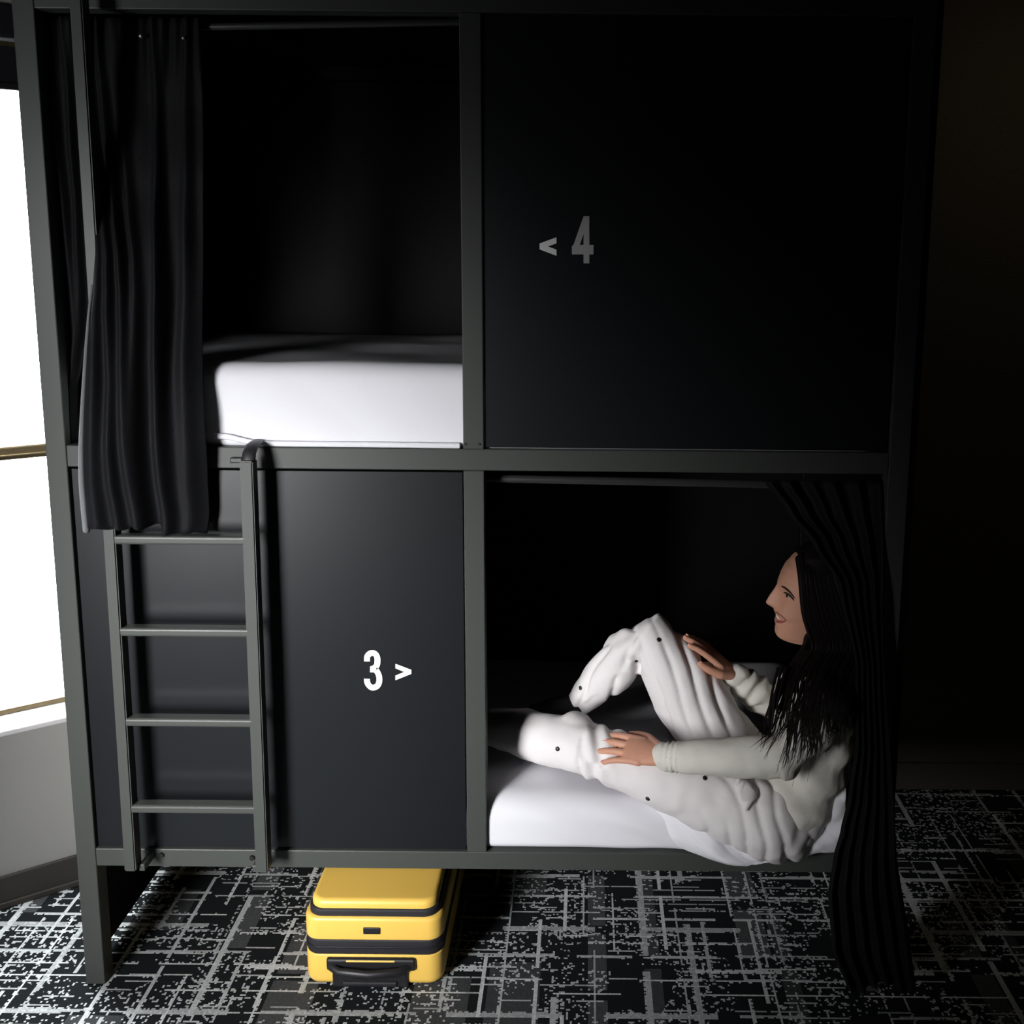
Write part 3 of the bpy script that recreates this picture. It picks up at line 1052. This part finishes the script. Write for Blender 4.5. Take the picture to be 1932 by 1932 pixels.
# feet
loft(bm, [J['fank'], P(1082, 1335, 0.33), P(1040, 1340, 0.30), P(1010, 1343, 0.28)], [0.022, 0.028, 0.026, 0.014], 14)
loft(bm, [J['nank'], P(912, 1362, 0.27), P(880, 1330, 0.28)], [0.03, 0.034, 0.02], 14)
body = fused('body', bm, 0.003, 2)
body_o = link('body', body, m_skin, per, True)
bb = bvh_of(body)
# nails
for tips in (tips_n, tips_f):
    for tp, td, tn in tips:
        loc, nor, i, dist = bb.find_nearest(tp + tn * 0.008 + td * 0.002)
        q = Matrix((td, tn.cross(td).normalized(), tn)).transposed().to_4x4()
        bm = ball(bmesh.new(), loc - tn * 0.0004, (0.0058, 0.0045, 0.0014), q, 12)
        obj('fingernail', bm, m_nail, body_o, True)


def on_face(x, y, lift=0.0):
    loc, nor = hit(bb, x, y)
    if loc is None:
        loc, nor = P(x, y, HY - 0.05), Vector((0, -1, 0))
    return loc + nor * lift, nor


# eyebrow, eye, lashes, lips, teeth (near side as seen, mirrored for the far side)
def face_tube(name, pxs, rr, m, lift=0.0):
    pts = [on_face(x, y, lift)[0] for x, y in pxs]
    k = 14
    sp = spline(pts, k)
    rad = [(rr[0] * (0.35 + 0.65 * math.sin(math.pi * min(1, (i + 1.5) / (k + 1)))), rr[1]) for i in range(k)]
    bm = loft(bmesh.new(), sp, rad, 8, side=(0.2, -0.3, 1))
    o = obj(name, bm, m, body_o, True)
    bm2 = bmesh.new()
    bm2.from_mesh(o.data)
    for v in bm2.verts:
        v.co.y = 2 * HC.y - v.co.y
    bmesh.ops.reverse_faces(bm2, faces=bm2.faces[:])
    obj(name, bm2, m, body_o, True)


face_tube('eyebrow', [(1475, 1106), (1482, 1110), (1490, 1117), (1499, 1128)], (0.0034, 0.0016), m_dark)
ep, en = on_face(1486.5, 1124.5)
for s in (1, -1):
    c = ep - en * 0.0055
    c = c.copy()
    e = ball(bmesh.new(), Vector((c.x, HC.y + s * (c.y - HC.y), c.z)), 0.0078, seg=16)
    eo = obj('eye', e, m_eye, body_o, True)
    ic = c + (en * 0.6 + Vector((-0.8, 0, 0.05))).normalized() * 0.0055
    e = ball(bmesh.new(), Vector((ic.x, HC.y + s * (ic.y - HC.y), ic.z)), 0.0046, seg=12)
    obj('iris', e, m_dark, eo, True)
face_tube('eyelashes', [(1480, 1117.5), (1486, 1120), (1492, 1125), (1498, 1132)], (0.0028, 0.0018), m_dark, 0.001)
face_tube('upper_lip', [(1462.5, 1154.5), (1468, 1157), (1476, 1163), (1483, 1170)], (0.0022, 0.0018), m_lip, -0.0002)
face_tube('lower_lip', [(1464, 1172), (1469, 1173.5), (1476, 1173.5), (1483, 1171)], (0.0034, 0.0024), m_lip, -0.0005)
bm = bmesh.new()
c = P(1474, 1161, HY)
for i in range(-4, 5):
    a = i * 0.23
    p = c + Vector((-0.010 * math.cos(a) - 0.001, 0.019 * math.sin(a), 0.0))
    ball(bm, p, (0.0026, 0.0034, 0.0055), seg=10)
obj('teeth', bm, m_teeth, body_o, True)
for s in (1, -1):
    obj('ear', ball(bmesh.new(), HC + Vector((0.004, s * 0.071, 0.0)), (0.017, 0.007, 0.030), seg=16), m_skin, body_o, True)

# --- trousers
bm = bmesh.new()
nh, nk, na, fh, fk, fa = (J[k] for k in ('nhip', 'nknee', 'nank', 'fhip', 'fknee', 'fank'))
loft(bm, [P(1500, 1500, 0.065), J['pelvis'] + Vector((0, 0, 0.0))], [(0.135, 0.095), (0.15, 0.10)], 24, side=(0, 1, 0))
loft(bm, [nh, nh.lerp(nk, 0.35), nh.lerp(nk, 0.7), nk, nk.lerp(na, 0.3), nk.lerp(na, 0.65), na], [0.098, 0.086, 0.074, 0.066, 0.068, 0.064, 0.05], 24)
loft(bm, [fh, fh.lerp(fk, 0.3), fh.lerp(fk, 0.65), fk + Vector((0.0, 0, 0)), fk.lerp(fa, 0.3), fk.lerp(fa, 0.65), fk.lerp(fa, 0.93), fa + (fa - fk).normalized() * 0.012], [0.105, 0.103, 0.095, 0.066, 0.068, 0.058, 0.040, 0.033], 24)
ball(bm, P(1086, 1378, 0.15), (0.05, 0.05, 0.045))
tr = fused('trousers', bm, 0.0055, 5)


def seg_par(p, a, b):
    d = b - a
    t = max(0, min(1, (p - a).dot(d) / d.length_squared))
    q = a + d * t
    return t, (p - q), (p - q).length


def crease(q, k=2.2):
    return 0.25 - (1 - abs(math.sin(q))) ** k


def wr_trouser(p, n):
    best = None
    for k, (a, b) in enumerate(((nh, nk), (nk, na), (fh, fk), (fk, fa))):
        t, o, dist = seg_par(p, a, b)
        if best is None or dist < best[0]:
            best = (dist, k, t, o, (b - a).normalized())
    dist, k, t, o, ax = best
    ref = ax.cross(Vector((0, 1, 0))).normalized()
    ang = math.atan2(o.dot(ref), o.dot(ref.cross(ax)))
    d = 0
    if k == 2:      # long folds fall from the bent knee
        w = 1 - 0.25 * t
        q = (p.x + 0.40 * p.z) * 58 + 1.8 * nz((p.x * 7, p.z * 4, 3)) + p.y * 6
        d += 0.020 * w * crease(q) * (0.55 + 0.6 * nz((p.x * 9, p.z * 3, 11)) + 0.25) * min(1, 0.25 + (1.02 - t) * 4)
    elif k == 3:
        q = (p.x - 0.35 * p.z) * 48 + 1.5 * nz((t * 2, ang, 5))
        d += 0.014 * crease(q)
        d += 0.005 * ridge(t - 0.12, 0.1) * math.sin(ang * 5 + 3)
        # the deep slit between shin and calf
        pr = Vector((p.x, 0, p.z))
    elif k == 0:
        d += 0.020 * max(0, 1 - t * 1.9) * crease((p.x + 0.25 * p.z) * 58 + 2.6 * nz(p, 7), 2.0) * max(0, 0.5 + 1.1 * nz((p.x * 8, p.y * 4, p.z * 8 + 5)))
        d += 0.006 * ridge(t - 0.95, 0.10) * math.sin(p.x * 130 + ang * 1.5)
        d += 0.004 * nz(p, 14)
    else:
        d += 0.007 * nz((p.x * 14, p.y * 6, p.z * 10))
    d += 0.0035 * nz(p, 30)
    return d


displace(tr, wr_trouser)
sb = bmesh.new()
sb.from_mesh(tr)
for _ in range(2):
    bmesh.ops.smooth_vert(sb, verts=sb.verts[:], factor=0.5, use_axis_x=True, use_axis_y=True, use_axis_z=True)
sb.to_mesh(tr)
sb.free()
tr.update()
tr_o = link('trousers', tr, m_trouser, per, True)
tb = bvh_of(tr)
for x, y in ((1095, 1298), (1243, 1207), (1200, 1247), (1052, 1413), (1222, 1507), (1330, 1468), (1156, 1190)):
    loc, nor = hit(tb, x, y)
    if loc is None:
        continue
    q = nor.to_track_quat('Z', 'Y').to_matrix().to_4x4()
    bm = bmesh.new()
    ball(bm, loc, (0.0062, 0.0062, 0.003), q, 14)
    obj('snap_button', bm, m_snap, tr_o, True)
# patch pocket flap at the hip
pf = []
bm = bmesh.new()
for x, y in ((1392, 1462), (1406, 1476), (1424, 1496), (1432, 1508), (1418, 1514), (1408, 1532), (1396, 1516), (1386, 1488)):
    loc, nor = hit(tb, x, y)
    if loc is not None:
        pf.append(bm.verts.new(loc + nor * 0.010))
if len(pf) > 3:
    bm.faces.new(pf)
    bmesh.ops.triangulate(bm, faces=bm.faces[:])
    bmesh.ops.subdivide_edges(bm, edges=bm.edges[:], cuts=2)
    po = obj('pocket_flap', bm, m_trouser, tr_o, True)
    po.modifiers.new('thickness', 'SOLIDIFY').thickness = 0.003
# dark socks
bm = bmesh.new()
loft(bm, [fk.lerp(fa, 0.8), fa, P(1082, 1336, 0.33), P(1040, 1341, 0.30), P(1008, 1344, 0.28)], [0.028, 0.028, 0.036, 0.034, 0.022], 16)
obj('sock', bm, m_sock, per, True)
bm = bmesh.new()
loft(bm, [nk.lerp(na, 0.95), na, P(912, 1362, 0.27), P(880, 1330, 0.28)], [0.033, 0.034, 0.037, 0.023], 16)
obj('sock', bm, m_sock, per, True)

# --- cream top
bm = bmesh.new()
loft(bm, [P(1482, 1522, 0.06), P(1510, 1462, 0.07), P(1535, 1400, 0.085), P(1552, 1340, 0.10), P(1556, 1305, 0.11), P(1556, 1280, 0.115)], [(0.142, 0.098), (0.138, 0.098), (0.145, 0.098), (0.145, 0.088), (0.115, 0.070), (0.075, 0.055)], 28, side=(0, 1, 0))
for a, b, c, rr in (('nsh', 'nelb', 'nwr', (0.062, 0.052, 0.040)), ('fsh', 'felb', 'fwr', (0.060, 0.050, 0.040))):
    dirw = (J[c] - J[b]).normalized()
    loft(bm, [J[a], J[a].lerp(J[b], 0.5), J[b], J[b].lerp(J[c], 0.35), J[b].lerp(J[c], 0.7), J[c] - dirw * 0.002], [rr[0], rr[0] * 0.95, rr[1], rr[1] * 0.95, rr[2] * 1.05, rr[2] * 0.86], 22)
sh = fused('top', bm, 0.0055, 4)
ne, nw_ = J['nelb'], J['nwr']


def wr_shirt(p, n):
    t, o, dist = seg_par(p, J['felb'], J['fwr'])
    d = 0.004 * nz(p, 16) + 0.002 * nz(p, 40)
    tn_, on_, dn_ = seg_par(p, ne, nw_)
    if dn_ < 0.07 and tn_ > 0.02:
        d += 0.004 * ridge(tn_ - 0.93, 0.06) * math.sin(tn_ * 150 + o.z * 60)
        return d
    if dist < 0.07 and t > 0.3:
        d += 0.005 * math.sin(t * 26 + o.z * 40 + 4 * nz(p, 14))
        return d
    q = (p.x * 0.6 + p.z) * 55 + 3 * nz(p, 7)
    d += 0.007 * math.sin(q) * (1 if p.z < 0.72 else 0.3)
    return d


displace(sh, wr_shirt)
shb = bvh_of(sh)
link('knit_top', sh, m_shirt, per, True)

# --- hair: cap over the skull and long tapering locks
bm = bmesh.new()
hm = head_bm()
for v in hm.verts:
    d = v.co - HC
    fx = HC.x - v.co.x
    v.co = HC + Vector((d.x * 1.10 + 0.010, d.y * 1.14, d.z * 1.06 + 0.004))
# cut the face away: only what lies behind the hairline stays
hl = [(1030, 1500), (1045, 1503.5), (1070, 1503.5), (1100, 1504), (1130, 1505), (1160, 1509), (1190, 1518), (1215, 1530), (1230, 1535)]
dele = []
for v in hm.verts:
    y = 1120 + (v.co.z - HC.z) / ZPX
    xh = interp(hl, y)
    if v.co.x < P(xh, y, HY).x - 0.001:
        lim = P(xh, y, HY).x
        k = (HC.x - v.co.x)
        v.co.x = lim + 0.002
me = bpy.data.meshes.new('tmp')
hm.to_mesh(me)
hm.free()
bm.from_mesh(me)
bpy.data.meshes.remove(me)
rnd = random.Random(3)


def lock(pxs, r0, r1, n=22):
    pts = spline([P(*q) for q in pxs], n)
    for i, p in enumerate(pts):       # hair lies on the cloth, not in it
        d = (p - CAM)
        loc, nor, k, dist = shb.ray_cast(CAM, d.normalized())
        if loc is not None and dist - 0.006 < d.length:
            pts[i] = CAM + d.normalized() * (dist - 0.006 - 0.5 * r0)
    rad = []
    for i in range(n):
        t = i / (n - 1)
        rr = r0 * (1 - t) + r1 * t
        rr *= min(1, (1 - t) * 2.6 + 0.10)
        rad.append((rr, rr * 0.6))
    loft(bm, pts, rad, 8, side=(0.3, -1, 0.1))


# curtain of hair beside the face and over the near shoulder
for i in range(46):
    u = i / 45
    j = lambda s: rnd.uniform(-s, s)
    x_top = 1506 + 85 * u
    x_mid = 1512 + 108 * u
    x_sh = 1490 + 122 * u
    x_end = 1428 + 176 * u
    y_end = 1385 + 65 * math.sin(math.pi * min(1, u * 1.25)) + j(42)
    dep = 0.048 - 0.02 * u
    lock([(x_top + j(2), 1048 + 14 * abs(u - 0.35) + j(3), HY - 0.03), (x_top + 4 + j(2), 1090, HY - 0.073), (x_mid + 3 + j(3), 1155, HY - 0.080), (x_mid + 16 + j(3), 1192, HY - 0.076), (x_mid + 24 - 6 * u + j(4), 1225, HY - 0.07), (x_sh + 12 + j(6), 1270 + j(5), -0.01), (x_sh - 8 + j(8), 1330 + j(8), -0.055), (x_end + j(10), y_end, -0.075)], 0.0105, 0.0035)
# fine straying ends on the cream top
for x0_, x1_, y1_ in ((1455, 1413, 1412), (1462, 1424, 1415), (1448, 1420, 1370), (1486, 1478, 1460), (1492, 1470, 1462), (1500, 1488, 1438), (1512, 1508, 1440), (1520, 1522, 1442), (1528, 1530, 1446), (1535, 1512, 1458), (1540, 1538, 1436), (1560, 1566, 1400), (1572, 1580, 1392), (1578, 1590, 1380)):
    lock([(x0_ + 20, 1260, 0.0), (x0_ + 6, 1320, -0.06), (x0_, 1375, -0.092), ((x0_ + x1_) / 2 + 3, (1375 + y1_) / 2, -0.105), (x1_, y1_, -0.108)], 0.0045, 0.0014)
# front locks falling from the far side over the chest
for i in range(16):
    u = i / 15
    lock([(1512 + 6 * u, 1080, HY - 0.02), (1522 + 8 * u, 1200, HY - 0.05), (1496 + 20 * u, 1250, 0.03), (1466 + 30 * u + rnd.uniform(-5, 5), 1300, -0.03), (1440 + 45 * u, 1345 + rnd.uniform(-10, 20), -0.06), (1428 + 50 * u, 1390 + rnd.uniform(-15, 25), -0.085)], 0.0095, 0.003)
# back of the head down to the shoulders
for i in range(26):
    u = i / 25
    lock([(1540 + 50 * u, 1042 + 18 * u, HY), (1580 + 40 * u, 1110, HY - 0.01 + 0.08 * rnd.uniform(-1, 1)), (1588 + 35 * u, 1200, HY - 0.03), (1590 + 28 * u, 1290, HY - 0.06), (1585 + 25 * u, 1370 + rnd.uniform(-20, 30), HY - 0.09)], 0.013, 0.004)
obj('hair', bm, m_hair, per, True)

# ------------------------------------------------------------------ loose sheet under her hips
bm = bmesh.new()
NU, NV = 130, 70
hemtab = [(0.0, 1600), (0.12, 1606), (0.25, 1618), (0.42, 1630), (0.60, 1629), (0.78, 1614), (0.90, 1604), (1.0, 1606)]
g = []
for i in range(NU + 1):
    u = i / NU
    xp = 1215 + 370 * u
    yb = interp(hemtab, u)
    pb = P(xp, yb, -0.028)
    col = []
    for j in range(NV + 1):
        v = j / NV
        X = pb.x + 0.02 * (1 - v)
        # top line rises to the right behind her back
        ztop = 0.505 - 0.085 * ridge(X - 1.70, 0.15) + 0.10 * max(0, min(1, (X - 1.80) / 0.15)) ** 1.5
        if v < 0.55:
            k = v / 0.55
            y = 0.30 - 0.30 * k
            z = ztop + 0.012 - 0.012 * k * k
        else:
            k = (v - 0.55) / 0.45
            y = 0.0 - (0.028 * math.sin(k * math.pi / 2) + 0.012 * math.sin(k * math.pi)) * min(1, u * 3)
            z = ztop + (pb.z - ztop) * k
        cr_ = 0.010 * nz((X * 14 + v * 4, v * 5, 1)) + 0.008 * abs(nz(((X - v * 0.25) * 26, v * 4, 4)))
        fo = 0.012 * math.sin((X * 40 - v * 9) + 2 * nz((X * 5, v * 3, 8))) * min(1, u * 3)
        if X > 1.8:
            fo += 0.014 * abs(math.sin((X * 0.8 + z * 0.9) * 34))
        edge = min(1, u * 2.2) * min(1, v * 4)
        y -= (cr_ + fo * 0.6) * edge * (1 if v > 0.4 else 0.3)
        z += (cr_ + 0.4 * fo) * edge * (1 if v < 0.6 else 0.2)
        e0 = 0.10 + 0.38 * v
        if u < e0:
            sk = (1 - u / e0) ** 1.5
            z -= 0.030 * sk * (1 if v < 0.6 else 0.0)
            y += 0.050 * sk * max(0, min(1, (v - 0.3) * 4))
        col.append(bm.verts.new((X, y, z)))
    g.append(col)
for i in range(NU):
    for j in range(NV):
        bm.faces.new((g[i][j], g[i][j + 1], g[i + 1][j + 1], g[i + 1][j]))
bmesh.ops.recalc_face_normals(bm, faces=bm.faces[:])
bs = obj('bed_sheet', bm, m_sheet, None, True)
bs.modifiers.new('thickness', 'SOLIDIFY').thickness = 0.003
tag(bs, 'rumpled white sheet under the woman, hanging over the bottom rail', 'sheet')
